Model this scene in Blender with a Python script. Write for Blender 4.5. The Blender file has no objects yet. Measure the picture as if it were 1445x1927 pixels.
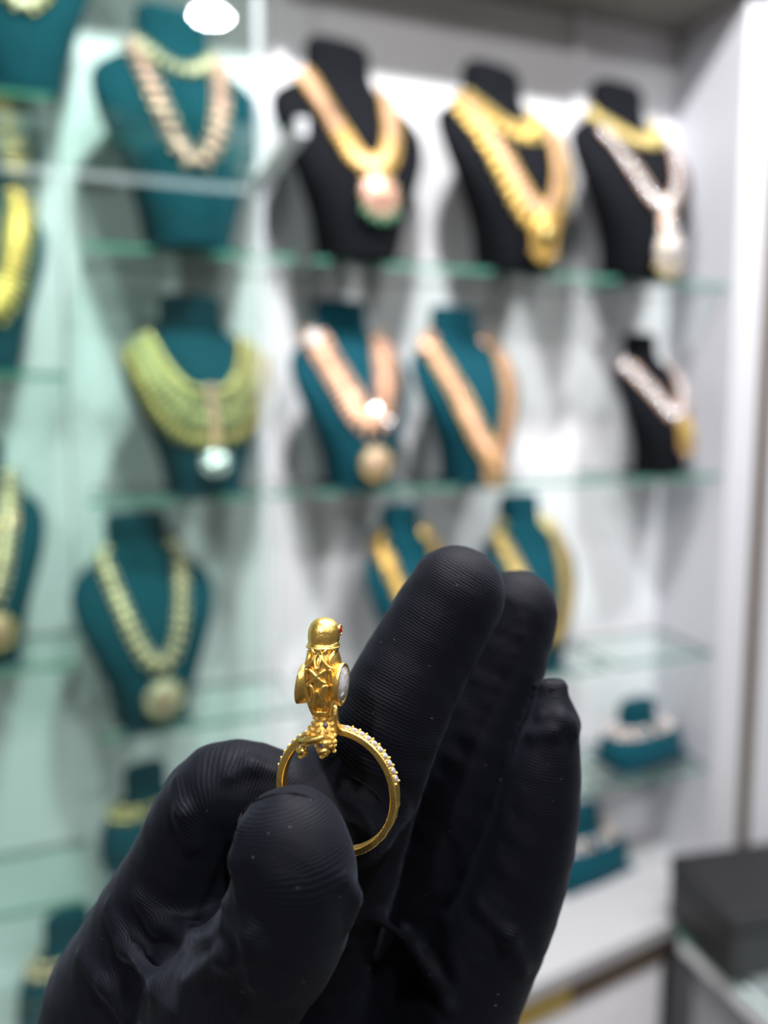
import bpy, bmesh, math, random
import numpy as np
from mathutils import Vector, Matrix

random.seed(7)
PI = math.pi
SC = bpy.context.scene
COL = SC.collection

# ---------------------------------------------------------------- camera
F_PX, CX, HOR = 1450.0, 722.5, 755.0
YAW, PITCH = math.radians(20.1), math.radians(6.0)
CY = HOR + F_PX * math.tan(PITCH)
CAM = Vector((0, 0, 1.5))
fw = Vector((math.sin(YAW) * math.cos(PITCH), math.cos(YAW) * math.cos(PITCH), -math.sin(PITCH)))
rt = Vector((math.cos(YAW), -math.sin(YAW), 0))
up = rt.cross(fw)
cd = bpy.data.cameras.new('camera')
cam = bpy.data.objects.new('camera', cd)
COL.objects.link(cam)
cam.matrix_world = Matrix(((rt.x, up.x, -fw.x, CAM.x), (rt.y, up.y, -fw.y, CAM.y), (rt.z, up.z, -fw.z, CAM.z), (0, 0, 0, 1)))
cd.sensor_fit = 'VERTICAL'
cd.sensor_height = 36.0
cd.lens = F_PX / 1927 * 36.0
cd.shift_y = (CY - 963.5) / 1927
cd.clip_start = 0.005
cd.dof.use_dof = True
cd.dof.focus_distance = 0.1175
cd.dof.aperture_fstop = cd.lens / 3.4
SC.camera = cam

# ---------------------------------------------------------------- world, light, exposure
w = bpy.data.worlds.new('world')
SC.world = w
w.use_nodes = True
bg = w.node_tree.nodes['Background']
bg.inputs[0].default_value = (0.8, 0.87, 1.0, 1)
bg.inputs[1].default_value = 0.12
SC.view_settings.view_transform = 'Standard'
SC.view_settings.look = 'None'
SC.view_settings.gamma = 1
SC.view_settings.exposure = 0.22
SC.view_settings.use_curve_mapping = False
SC.cycles.use_denoising = True
SC.cycles.sample_clamp_indirect = 30.0
SC.cycles.max_bounces = 7
SC.cycles.transparent_max_bounces = 16
SC.cycles.caustics_refractive = False
SC.cycles.caustics_reflective = False
CEIL = 2.75
# ceiling downlights: x, y, watts; the last one added to light the ring
DOWNLIGHTS = [(0.38, -0.51, 20.0), (0.98, 0.44, 25.0), (1.85, 0.40, 7.0), (0.22, 0.46, 34.0), (-0.95, -0.75, 23.0), (1.5, -1.2, 6.0)]


# ---------------------------------------------------------------- helpers
def at_y(px, py, Y):
    d = fw + rt * ((px - CX) / F_PX) + up * ((CY - py) / F_PX)
    return CAM + d * (Y / d.y)


def mesh(name, verts, faces, mat=None, parent=None, smooth=False, mats=None, fmat=None):
    me = bpy.data.meshes.new(name)
    me.from_pydata([tuple(v) for v in verts], [], faces)
    me.update()
    if mats:
        for m in mats:
            me.materials.append(m)
        if fmat:
            me.polygons.foreach_set('material_index', fmat)
    elif mat:
        me.materials.append(mat)
    if smooth:
        me.polygons.foreach_set('use_smooth', [True] * len(me.polygons))
    o = bpy.data.objects.new(name, me)
    COL.objects.link(o)
    if parent:
        o.parent = parent
    return o


def from_bm(name, bm, mat=None, parent=None, smooth=False, mats=None):
    me = bpy.data.meshes.new(name)
    bmesh.ops.recalc_face_normals(bm, faces=bm.faces)
    bm.to_mesh(me)
    bm.free()
    for m in (mats or ([mat] if mat else [])):
        me.materials.append(m)
    if smooth:
        me.polygons.foreach_set('use_smooth', [True] * len(me.polygons))
    o = bpy.data.objects.new(name, me)
    COL.objects.link(o)
    if parent:
        o.parent = parent
    return o


def inst(name, me, parent, loc, rot=None, scale=None):
    o = bpy.data.objects.new(name, me)
    COL.objects.link(o)
    o.parent = parent
    if rot is not None:
        m = Matrix.Translation(loc) @ rot.to_4x4()
        if scale is not None:
            m = m @ Matrix.Diagonal((scale[0], scale[1], scale[2], 1))
        o.matrix_local = m
    else:
        o.location = loc
        if scale is not None:
            o.scale = scale
    return o


def empty(name, loc=(0, 0, 0), rz=0.0):
    o = bpy.data.objects.new(name, None)
    o.empty_display_size = 0.02
    COL.objects.link(o)
    o.location = loc
    o.rotation_euler = (0, 0, rz)
    return o


def tag(o, label=None, cat=None, group=None, kind=None):
    for k, v in (('label', label), ('category', cat), ('group', group), ('kind', kind)):
        if v:
            o[k] = v
    return o


def bm_box(bm, x0, x1, y0, y1, z0, z1, bevel=0.0, seg=2):
    r = bmesh.ops.create_cube(bm, size=1)
    for v in r['verts']:
        v.co = Vector(((x0 + x1) / 2 + v.co.x * (x1 - x0), (y0 + y1) / 2 + v.co.y * (y1 - y0), (z0 + z1) / 2 + v.co.z * (z1 - z0)))
    if bevel:
        es = list({e for v in r['verts'] for e in v.link_edges})
        bmesh.ops.bevel(bm, geom=es, offset=bevel, segments=seg, affect='EDGES', profile=0.5)


def box(name, x0, x1, y0, y1, z0, z1, mat, parent=None, bevel=0.0):
    bm = bmesh.new()
    bm_box(bm, x0, x1, y0, y1, z0, z1, bevel)
    return from_bm(name, bm, mat, parent)


def tube_data(path, radii, n=8, cap=True):
    """round tube along a list of Vectors"""
    verts, faces = [], []
    P = [Vector(p) for p in path]
    if not hasattr(radii, '__len__'):
        radii = [radii] * len(P)
    t0 = (P[1] - P[0]).normalized()
    a = t0.orthogonal().normalized()
    for i, p in enumerate(P):
        t = (P[min(i + 1, len(P) - 1)] - P[max(i - 1, 0)]).normalized()
        a = (a - t * a.dot(t)).normalized()
        b = t.cross(a)
        for k in range(n):
            th = 2 * PI * k / n
            verts.append(p + (a * math.cos(th) + b * math.sin(th)) * radii[i])
    for i in range(len(P) - 1):
        for k in range(n):
            faces.append((i * n + k, i * n + (k + 1) % n, (i + 1) * n + (k + 1) % n, (i + 1) * n + k))
    if cap:
        faces.append(tuple(range(n - 1, -1, -1)))
        faces.append(tuple((len(P) - 1) * n + k for k in range(n)))
    return verts, faces


def tube(name, path, radii, mat, parent=None, n=8):
    v, f = tube_data(path, radii, n)
    return mesh(name, v, f, mat, parent, smooth=True)


def sphere_me(name, mat, seg=10, ring=7, sx=1, sy=1, sz=1):
    bm = bmesh.new()
    bmesh.ops.create_uvsphere(bm, u_segments=seg, v_segments=ring, radius=1)
    for v in bm.verts:
        v.co = Vector((v.co.x * sx, v.co.y * sy, v.co.z * sz))
    me = bpy.data.meshes.new(name)
    bm.to_mesh(me)
    bm.free()
    me.materials.append(mat)
    me.polygons.foreach_set('use_smooth', [True] * len(me.polygons))
    return me


# ---------------------------------------------------------------- materials
def mat_base(name):
    m = bpy.data.materials.new(name)
    m.use_nodes = True
    nt = m.node_tree
    return m, nt, nt.nodes['Principled BSDF']


def noise_bump(nt, bsdf, scale, strength, dist=0.001, detail=3):
    tc = nt.nodes.new('ShaderNodeTexCoord')
    n = nt.nodes.new('ShaderNodeTexNoise')
    n.inputs['Scale'].default_value = scale
    n.inputs['Detail'].default_value = detail
    nt.links.new(tc.outputs['Object'], n.inputs['Vector'])
    b = nt.nodes.new('ShaderNodeBump')
    b.inputs['Strength'].default_value = strength
    b.inputs['Distance'].default_value = dist
    nt.links.new(n.outputs[0], b.inputs['Height'])
    nt.links.new(b.outputs[0], bsdf.inputs['Normal'])
    return n


def plain(name, col, rough=0.5, metal=0.0, vary=0.06, nscale=30.0, bump=0.1, dist=0.001, sheen=0.0, coat=0.0, spec=0.5):
    m, nt, b = mat_base(name)
    b.inputs['Roughness'].default_value = rough
    b.inputs['Metallic'].default_value = metal
    b.inputs['Specular IOR Level'].default_value = spec
    if sheen:
        b.inputs['Sheen Weight'].default_value = sheen
        b.inputs['Sheen Roughness'].default_value = 0.4
    if coat:
        b.inputs['Coat Weight'].default_value = coat
    n = noise_bump(nt, b, nscale, bump, dist)
    mx = nt.nodes.new('ShaderNodeMix')
    mx.data_type = 'RGBA'
    nt.links.new(n.outputs[0], mx.inputs['Factor'])
    mx.inputs['A'].default_value = (*[c * (1 - vary) for c in col], 1)
    mx.inputs['B'].default_value = (*[min(1, c * (1 + vary)) for c in col], 1)
    nt.links.new(mx.outputs['Result'], b.inputs['Base Color'])
    return m


def glass_mat(name, tint, refl=1.0, rough=0.0):
    """clear sheet glass: tinted transmission plus a fresnel reflection"""
    m = bpy.data.materials.new(name)
    m.use_nodes = True
    nt = m.node_tree
    nt.nodes.clear()
    out = nt.nodes.new('ShaderNodeOutputMaterial')
    tr = nt.nodes.new('ShaderNodeBsdfTransparent')
    tr.inputs[0].default_value = (*tint, 1)
    gl = nt.nodes.new('ShaderNodeBsdfGlossy')
    gl.inputs['Roughness'].default_value = rough
    gl.inputs[0].default_value = (refl, refl, refl, 1)
    fr = nt.nodes.new('ShaderNodeFresnel')
    fr.inputs[0].default_value = 1.5
    mx = nt.nodes.new('ShaderNodeMixShader')
    # reflect on the outer faces only (no refraction inside the sheet, so no inner reflections)
    ge = nt.nodes.new('ShaderNodeNewGeometry')
    inv = nt.nodes.new('ShaderNodeMath')
    inv.operation = 'SUBTRACT'
    inv.inputs[0].default_value = 1.0
    nt.links.new(ge.outputs['Backfacing'], inv.inputs[1])
    mul = nt.nodes.new('ShaderNodeMath')
    mul.operation = 'MULTIPLY'
    nt.links.new(fr.outputs[0], mul.inputs[0])
    nt.links.new(inv.outputs[0], mul.inputs[1])
    nt.links.new(mul.outputs[0], mx.inputs[0])
    nt.links.new(tr.outputs[0], mx.inputs[1])
    nt.links.new(gl.outputs[0], mx.inputs[2])
    nt.links.new(mx.outputs[0], out.inputs[0])
    return m


def edge_mat(name, col, alpha):
    m, nt, b = mat_base(name)
    b.inputs['Base Color'].default_value = (*col, 1)
    b.inputs['Roughness'].default_value = 0.25
    b.inputs['Alpha'].default_value = alpha
    b.inputs['Subsurface Weight'].default_value = 0.0
    return m


def emit(name, col, s):
    m = bpy.data.materials.new(name)
    m.use_nodes = True
    nt = m.node_tree
    nt.nodes.clear()
    o = nt.nodes.new('ShaderNodeOutputMaterial')
    e = nt.nodes.new('ShaderNodeEmission')
    e.inputs[0].default_value = (*col, 1)
    e.inputs[1].default_value = s
    nt.links.new(e.outputs[0], o.inputs[0])
    return m


M = {}
M['white'] = plain('white_laminate', (0.80, 0.80, 0.84), 0.45, vary=0.02, nscale=8, bump=0.02)
M['wall'] = plain('painted_wall', (0.72, 0.73, 0.76), 0.7, vary=0.03, nscale=12, bump=0.05)
M['ceil'] = plain('ceiling_paint', (0.36, 0.35, 0.34), 0.8, vary=0.02, nscale=15, bump=0.05)
M['shopwall'] = plain('taupe_shop_wall', (0.20, 0.18, 0.165), 0.6, vary=0.05, nscale=12, bump=0.05)
M['floor'] = plain('floor_tile', (0.13, 0.12, 0.11), 0.35, vary=0.1, nscale=6, bump=0.03)
M['panel'] = plain('lavender_grey_laminate', (0.58, 0.58, 0.63), 0.45, vary=0.02, nscale=8, bump=0.02)
M['ledge'] = plain('ledge_laminate', (0.40, 0.40, 0.42), 0.35, vary=0.02, nscale=8, bump=0.02)
M['grey'] = plain('grey_laminate', (0.30, 0.30, 0.33), 0.5, vary=0.04, nscale=10, bump=0.03)
M['header'] = plain('header_laminate', (0.20, 0.185, 0.165), 0.5, vary=0.03, nscale=10, bump=0.03)
M['brown'] = plain('dark_brown_trim', (0.085, 0.060, 0.042), 0.4, vary=0.15, nscale=40, bump=0.1)
M['brass'] = plain('brass_trim', (0.55, 0.40, 0.12), 0.4, 0.6, vary=0.1, nscale=40, bump=0.05)
M['teal'] = plain('teal_velvet', (0.0015, 0.047, 0.068), 0.9, vary=0.2, nscale=60, bump=0.15, sheen=0.05, spec=0.15)
M['black'] = plain('black_velvet', (0.0035, 0.0042, 0.0065), 0.9, vary=0.2, nscale=60, bump=0.15, sheen=0.015, spec=0.12)
M['blackbox'] = plain('black_leatherette', (0.008, 0.008, 0.010), 0.5, vary=0.1, nscale=150, bump=0.3)
M['gold'] = plain('yellow_gold', (0.66, 0.44, 0.13), 0.32, 0.9, vary=0.12, nscale=300, bump=0.1)
M['lemon'] = plain('lemon_gold', (0.60, 0.48, 0.19), 0.33, 0.85, vary=0.12, nscale=300, bump=0.1)
M['rose'] = plain('rose_gold', (0.62, 0.39, 0.27), 0.33, 0.85, vary=0.12, nscale=300, bump=0.1)
M['pink'] = plain('pink_stone', (0.62, 0.33, 0.28), 0.22, 0.3, vary=0.15, nscale=200, bump=0.0)
M['peach'] = plain('peach_stone', (0.70, 0.41, 0.27), 0.25, 0.5, vary=0.12, nscale=200, bump=0.0)
M['green'] = plain('pale_green_enamel', (0.41, 0.385, 0.18), 0.3, 0.4, vary=0.15, nscale=200, bump=0.0)
M['emerald'] = plain('green_bead', (0.10, 0.30, 0.18), 0.2, 0.0, vary=0.15, nscale=200, bump=0.0)
M['pearl'] = plain('pearl', (0.56, 0.45, 0.27), 0.25, 0.6, vary=0.05, nscale=80, bump=0.0, coat=0.5)
M['silver'] = plain('silver_crystal', (0.86, 0.84, 0.86), 0.18, 0.8, vary=0.08, nscale=200, bump=0.0)
M['mirror'] = plain('polished_silver', (0.9, 0.9, 0.92), 0.30, 1.0, vary=0.02, nscale=50, bump=0.0)
M['antique'] = plain('antique_gold', (0.62, 0.52, 0.38), 0.38, 0.6, vary=0.15, nscale=300, bump=0.1)
M['tagp'] = plain('white_card', (0.85, 0.86, 0.88), 0.5, vary=0.02, nscale=50, bump=0.0)
M['ruby'] = plain('ruby_stone', (0.30, 0.004, 0.015), 0.12, 0.0, vary=0.05, nscale=50, bump=0.0, coat=1.0)
M['shelf'] = glass_mat('shelf_glass', (0.95, 0.99, 0.975), 1.0)
M['edge'] = edge_mat('glass_edge_green', (0.07, 0.24, 0.18), 0.82)
M['door'] = glass_mat('door_glass', (0.905, 0.985, 0.955), 1.0)
M['dooredge'] = edge_mat('door_glass_edge', (0.62, 0.70, 0.74), 0.35)
M['chan'] = plain('white_acrylic_channel', (0.66, 0.67, 0.72), 0.3, vary=0.02, nscale=20, bump=0.0)
M['lamp'] = emit('downlight_diffuser', (1.0, 0.98, 0.95), 18.0)


def ring_gold():
    m, nt, b = mat_base('satin_ring_gold')
    b.inputs['Metallic'].default_value = 1.0
    b.inputs['Roughness'].default_value = 0.35
    tc = nt.nodes.new('ShaderNodeTexCoord')
    n1 = nt.nodes.new('ShaderNodeTexNoise')
    n1.inputs['Scale'].default_value = 900
    n1.inputs['Detail'].default_value = 4
    n2 = nt.nodes.new('ShaderNodeTexNoise')
    n2.inputs['Scale'].default_value = 4500
    n2.inputs['Detail'].default_value = 2
    for n in (n1, n2):
        nt.links.new(tc.outputs['Object'], n.inputs['Vector'])
    mx = nt.nodes.new('ShaderNodeMix')
    mx.data_type = 'RGBA'
    nt.links.new(n1.outputs[0], mx.inputs['Factor'])
    mx.inputs['A'].default_value = (0.86, 0.54, 0.12, 1)
    mx.inputs['B'].default_value = (1.0, 0.74, 0.26, 1)
    nt.links.new(mx.outputs['Result'], b.inputs['Base Color'])
    ad = nt.nodes.new('ShaderNodeMath')
    ad.operation = 'ADD'
    nt.links.new(n1.outputs[0], ad.inputs[0])
    nt.links.new(n2.outputs[0], ad.inputs[1])
    bp = nt.nodes.new('ShaderNodeBump')
    bp.inputs['Strength'].default_value = 0.5
    bp.inputs['Distance'].default_value = 0.00012
    nt.links.new(ad.outputs[0], bp.inputs['Height'])
    nt.links.new(bp.outputs[0], b.inputs['Normal'])
    return m


M['ringgold'] = ring_gold()


def crystal():
    m, nt, b = mat_base('clear_crystal')
    b.inputs['Base Color'].default_value = (0.92, 0.90, 0.93, 1)
    b.inputs['Roughness'].default_value = 0.06
    b.inputs['Metallic'].default_value = 0.5
    b.inputs['Coat Weight'].default_value = 1.0
    tc = nt.nodes.new('ShaderNodeTexCoord')
    v = nt.nodes.new('ShaderNodeTexVoronoi')
    v.inputs['Scale'].default_value = 1100
    nt.links.new(tc.outputs['Object'], v.inputs['Vector'])
    mx = nt.nodes.new('ShaderNodeMix')
    mx.data_type = 'RGBA'
    nt.links.new(v.outputs['Color'], mx.inputs['Factor'])
    mx.inputs['A'].default_value = (0.50, 0.44, 0.44, 1)
    mx.inputs['B'].default_value = (0.95, 0.94, 1.0, 1)
    nt.links.new(mx.outputs['Result'], b.inputs['Base Color'])
    return m


M['crystal'] = crystal()


def glove_mat():
    m, nt, b = mat_base('black_knit')
    b.inputs['Base Color'].default_value = (0.0022, 0.0027, 0.0058, 1)
    b.inputs['Roughness'].default_value = 0.62
    b.inputs['Specular IOR Level'].default_value = 0.10
    b.inputs['Sheen Weight'].default_value = 0.04
    b.inputs['Sheen Roughness'].default_value = 0.45
    b.inputs['Sheen Tint'].default_value = (0.65, 0.7, 0.95, 1)
    at = nt.nodes.new('ShaderNodeAttribute')
    at.attribute_name = 'rib'

    def math_(op, a, bv):
        n = nt.nodes.new('ShaderNodeMath')
        n.operation = op
        nt.links.new(a, n.inputs[0])
        if bv is not None:
            if isinstance(bv, (int, float)):
                n.inputs[1].default_value = bv
            else:
                nt.links.new(bv, n.inputs[1])
        return n.outputs[0]
    tc = nt.nodes.new('ShaderNodeTexCoord')
    nz = nt.nodes.new('ShaderNodeTexNoise')
    nz.inputs['Scale'].default_value = 130
    nz.inputs['Detail'].default_value = 3
    nt.links.new(tc.outputs['Object'], nz.inputs['Vector'])
    wob = math_('MULTIPLY', nz.outputs[0], 5.0)
    u = math_('MULTIPLY', at.outputs['Fac'], 2 * PI / 0.44)     # about two ribs per millimetre
    s = math_('SINE', math_('ADD', u, wob), None)
    fine = nt.nodes.new('ShaderNodeTexNoise')
    fine.inputs['Scale'].default_value = 3500
    fine.inputs['Detail'].default_value = 2
    nt.links.new(tc.outputs['Object'], fine.inputs['Vector'])
    h = math_('ADD', math_('MULTIPLY', s, 0.5), math_('MULTIPLY', fine.outputs[0], 0.9))
    bp = nt.nodes.new('ShaderNodeBump')
    bp.inputs['Strength'].default_value = 0.6
    bp.inputs['Distance'].default_value = 0.00008
    nt.links.new(h, bp.inputs['Height'])
    nt.links.new(bp.outputs[0], b.inputs['Normal'])
    return m


M['glove'] = glove_mat()
M['seam'] = plain('black_seam_thread', (0.004, 0.004, 0.006), 0.9, vary=0.2, nscale=2500, bump=0.5, dist=0.0002, spec=0.1)
M['lint'] = plain('grey_lint', (0.25, 0.25, 0.27), 0.8, vary=0.1, nscale=2000, bump=0.0)

# ---------------------------------------------------------------- room
YF, YB = 1.14, 1.30           # front and back of the glass shelves
XR = 1.09                     # inner face of the cabinet's right side


def struct(o):
    o['kind'] = 'structure'
    return o


struct(box('floor', -2.2, 3.2, -2.4, 1.5, -0.05, 0.0, M['floor']))
struct(box('ceiling', -2.2, 3.2, -2.4, 1.5, CEIL, CEIL + 0.05, M['ceil']))
struct(box('wall_back', -2.2, 3.2, YB + 0.02, YB + 0.10, 0, CEIL, M['wall']))
struct(box('wall_left', -2.25, -2.2, -2.4, 1.4, 0, CEIL, M['shopwall']))
struct(box('wall_right', 3.2, 3.25, -2.4, 1.4, 0, CEIL, M['shopwall']))
struct(box('wall_front', -2.25, 3.25, -2.45, -2.4, 0, CEIL, M['shopwall']))

names = ['in front of the glass door', 'over the white shelving', 'over the glass counter', 'over the glass door bay', 'behind at the left', 'added behind at the right to light the ring']
for i, (x, y, wt) in enumerate(DOWNLIGHTS):
    t = empty('ceiling_downlight', (x, y, CEIL))
    tag(t, 'round white recessed ceiling downlight ' + names[i], 'downlight', 'ceiling downlights')
    bm = bmesh.new()
    prof = [(0.062, 0.0), (0.085, 0.0), (0.085, -0.006), (0.066, -0.010), (0.062, -0.004)]
    n = 32
    vs = [[bm.verts.new((r * math.cos(2 * PI * k / n), r * math.sin(2 * PI * k / n), z)) for k in range(n)] for r, z in prof]
    for a in range(len(prof)):
        for k in range(n):
            bm.faces.new((vs[a][k], vs[a][(k + 1) % n], vs[(a + 1) % len(prof)][(k + 1) % n], vs[(a + 1) % len(prof)][k]))
    from_bm('trim_ring', bm, M['white'], t, smooth=True)
    bm = bmesh.new()
    bmesh.ops.create_circle(bm, cap_ends=True, segments=32, radius=0.062)
    for v in bm.verts:
        v.co.z = -0.002
    from_bm('diffuser', bm, M['lamp'], t)
    ld = bpy.data.lights.new('downlight', 'AREA')
    ld.shape = 'DISK'
    ld.size = 0.12
    ld.energy = wt
    ld.color = (1.0, 0.985, 0.97)
    lo = bpy.data.objects.new('downlight_lamp', ld)
    COL.objects.link(lo)
    lo.parent = t
    lo.location = (0, 0, -0.012)

# white shelving unit
cab = empty('shelving_unit', (0.4, YB, 0))
tag(cab, 'white built-in wall shelving unit with right side panel, header and base ledge', 'shelving unit')


def cbox(name, *a, mat='white', bevel=0.0, x=cab):
    x0, x1, y0, y1, z0, z1 = a
    o = box(name, x0 - 0.4, x1 - 0.4, y0 - YB, y1 - YB, z0, z1, M[mat], x, bevel)
    return o


cbox('back_panel', -1.2, XR, YB, YB + 0.015, 0.564, 2.75)
cbox('side_panel', XR, XR + 0.065, YF - 0.02, YB + 0.015, 0.0, 2.75, mat='panel', bevel=0.002)
cbox('header', -1.2, XR + 0.045, YF - 0.04, YB, 2.21, 2.749, mat='header', bevel=0.002)
for x in (-0.033, 0.292, 0.862):
    cbox('upright', x - 0.013, x + 0.013, YB - 0.012, YB + 0.002, 0.58, 2.21, bevel=0.002)
# base ledge, its front edge slightly skewed
led = [(-1.2, 0.90), (0.60, 0.994), (0.925, 1.043), (XR, 1.068), (XR, YB), (-1.2, YB)]
bm = bmesh.new()
lo_ = [bm.verts.new((x - 0.4, y - YB, 0.538)) for x, y in led]
hi_ = [bm.verts.new((x - 0.4, y - YB, 0.564)) for x, y in led]
bm.faces.new(hi_)
bm.faces.new(lo_[::-1])
for k in range(len(led)):
    bm.faces.new((lo_[k], lo_[(k + 1) % len(led)], hi_[(k + 1) % len(led)], hi_[k]))
from_bm('ledge', bm, M['ledge'], cab)


def skew_strip(name, xa, xb, z0, z1, mat, back=0.012, th=0.02):
    ya, yb = [0.994 + (x - 0.60) * (1.043 - 0.994) / 0.325 + back for x in (xa, xb)]
    v = [(xa, ya, z0), (xb, yb, z0), (xb, yb + th, z0), (xa, ya + th, z0), (xa, ya, z1), (xb, yb, z1), (xb, yb + th, z1), (xa, ya + th, z1)]
    v = [(a - 0.4, b - YB, c) for a, b, c in v]
    f = [(0, 1, 5, 4), (1, 2, 6, 5), (2, 3, 7, 6), (3, 0, 4, 7), (4, 5, 6, 7), (3, 2, 1, 0)]
    return mesh(name, v, f, M[mat], cab)


skew_strip('brown_strip', 0.705, 0.925, 0.488, 0.538, 'brown', 0.006)
skew_strip('brass_strip', -1.15, 0.705, 0.488, 0.538, 'brass', 0.006)
skew_strip('kick_panel', -1.15, 0.925, 0.0, 0.488, 'white', 0.01)
struct(box('trim_1', XR + 0.065, XR + 0.10, YF - 0.018, YB + 0.01, 0.58, CEIL, M['brown']))
struct(box('wall_pier', XR + 0.10, XR + 0.6, YF - 0.02, YB + 0.01, 0.0, CEIL, M['panel']))


# ---------------------------------------------------------------- glass shelves
def slab(name, x0, x1, y0, y1, z0, z1, mg, me_, parent=None, big='z'):
    v = [(x0, y0, z0), (x1, y0, z0), (x1, y1, z0), (x0, y1, z0), (x0, y0, z1), (x1, y0, z1), (x1, y1, z1), (x0, y1, z1)]
    f = [(0, 1, 5, 4), (1, 2, 6, 5), (2, 3, 7, 6), (3, 0, 4, 7), (4, 5, 6, 7), (3, 2, 1, 0)]
    fm = [1, 1, 1, 1, 0, 0] if big == 'z' else [0, 1, 0, 1, 1, 1]
    return mesh(name, v, f, parent=parent, mats=[mg, me_], fmat=fm)


TH = 0.008
lv_main = [1.713, 1.363, 1.020, 0.790]
lv_left = [1.899, 1.539, 1.135, 0.780]
bays = [(-1.2, -0.046, lv_left, 'left bay beyond the glass door'),
        (-0.020, 0.279, lv_main, 'narrow bay behind the glass door'),
        (0.305, 0.849, lv_main, 'wide middle bay'),
        (0.875, XR, lv_main, 'right bay beside the side panel')]
rank = ['top', 'second', 'third', 'lowest']
for x0, x1, lv, bn in bays:
    for k, z in enumerate(lv):
        o = slab('glass_shelf', x0, x1, YF, YB, z - TH, z, M['shelf'], M['edge'])
        tag(o, f'{rank[k]} green-edged clear glass shelf in the {bn}', 'shelf', 'glass shelves of the shelving unit')

# glass door with a flat glass plate standing out from it
XD = 0.210
door = empty('glass_door', (XD, 1.08, 0.57))
tag(door, 'tall clear green-tinted glass sliding door in front of the left shelving', 'door')
slab('pane', -1.3, 0.0, 0.0, 0.010, 0.0, 2.10, M['door'], M['dooredge'], door, big='y')
box('edge_strip', 0.0, 0.010, -0.004, 0.014, 0.0, 2.10, M['dooredge'], door)
pl = slab('glass_plate', -1.1, XD, 0.816, 1.078, 1.780, 1.790, M['shelf'], M['dooredge'])
pl.data.polygons[0].material_index = 0
box('edge_channel', XD - .008, XD + .004, .816, 1.078, 1.776, 1.794, M['chan'], pl)
tag(pl, 'flat horizontal glass plate above eye level, its corner meeting the glass door', 'glass plate')
# ---------------------------------------------------------------- display busts
BUST = dict(t=[0, .05, .2, .35, .5, .62, .70, .76, .81, .85, .92, 1.0],
            w=[.47, .50, .60, .76, .93, 1.0, .97, .84, .62, .47, .42, .43],
            f=[-.60, -.62, -.63, -.60, -.50, -.36, -.24, -.16, -.10, -.06, -.03, -.02],
            b=[.10, .06, .00, -.02, .00, .05, .11, .16, .22, .26, .28, .28], n=2.3)
CUSH = dict(t=[0, .08, .25, .45, .55, .62, .70, .80, .92, 1.0],
            w=[.94, 1.0, 1.0, .92, .72, .56, .46, .44, .46, .42],
            f=[-.50, -.52, -.50, -.40, -.30, -.20, -.14, -.12, -.12, -.10],
            b=[.45, .46, .42, .38, .34, .30, .28, .27, .26, .24], n=2.6)


class Bust:
    def __init__(s, name, px, py, Y, H, W, rz, mat, label, cat='display bust', group=None, prof=BUST, z=None, D=None):
        s.H, s.W, s.D, s.pr = H, W, D or 0.14 * (W / 0.24) ** 0.5, prof
        p = at_y(px, py, Y)
        s.root = empty(name, (p.x, Y, z if z is not None else p.z), math.radians(rz))
        tag(s.root, label, cat, group)
        ts = np.linspace(0, 1, 40)
        n = 36
        V, Fc = [], []
        for t in ts:
            for k in range(n):
                a = 2 * PI * k / n
                V.append(s.sec(t, a))
        m = len(ts)
        for i in range(m - 1):
            for k in range(n):
                Fc.append((i * n + k, i * n + (k + 1) % n, (i + 1) * n + (k + 1) % n, (i + 1) * n + k))
        Fc.append(tuple(range(n - 1, -1, -1)))
        # rounded top cap
        c = len(V)
        for k in range(n):
            q = V[(m - 1) * n + k]
            ctr = s.center(1.0)
            V.append(ctr + (q - ctr) * 0.85 + Vector((0, 0, 0.012 * H / 0.35)))
        for k in range(n):
            Fc.append(((m - 1) * n + k, (m - 1) * n + (k + 1) % n, c + (k + 1) % n, c + k))
        Fc.append(tuple(c + k for k in range(n)))
        mesh('body', V, Fc, M[mat], s.root, smooth=True)
        bw, bf, bb = prof['w'][0] * W / 2, prof['f'][0] * s.D, prof['b'][0] * s.D
        bm = bmesh.new()
        bm_box(bm, -bw * .98, bw * .98, bf * .98, bb * .98, 0.0, 0.006, 0.002)
        from_bm('base_plate', bm, M[mat], s.root)

    def val(s, k, t):
        return float(np.interp(t, s.pr['t'], s.pr[k]))

    def smoothval(s, k, t):
        return sum(s.val(k, min(1, max(0, t + d))) for d in (-.03, -.015, 0, .015, .03)) / 5

    def center(s, t):
        f, b = s.smoothval('f', t) * s.D, s.smoothval('b', t) * s.D
        return Vector((0, (f + b) / 2, t * s.H))

    def sec(s, t, a):
        f, b, w = s.smoothval('f', t) * s.D, s.smoothval('b', t) * s.D, s.smoothval('w', t) * s.W / 2
        e = 2 / s.pr['n']
        c, q = math.cos(a), math.sin(a)
        return Vector((w * math.copysign(abs(c) ** e, c), (f + b) / 2 + (b - f) / 2 * math.copysign(abs(q) ** e, q), t * s.H))

    def front(s, x, t):
        """point of the front surface at sideways fraction x (of half width W/2) and height t"""
        w = s.smoothval('w', t)
        q = max(-.97, min(.97, x / w))
        f, b = s.smoothval('f', t) * s.D, s.smoothval('b', t) * s.D
        n = s.pr['n']
        return Vector((q * w * s.W / 2, (f + b) / 2 - (b - f) / 2 * (1 - abs(q) ** n) ** (1 / n), t * s.H))

    def normal(s, x, t):
        e = 0.02
        a = s.front(x + e, t) - s.front(x - e, t)
        b = s.front(x, min(1, t + e)) - s.front(x, max(0, t - e))
        nn = a.cross(b)
        if nn.y > 0:
            nn = -nn
        return nn.normalized() if nn.length > 0 else Vector((0, -1, 0))


_me = {}


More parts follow.
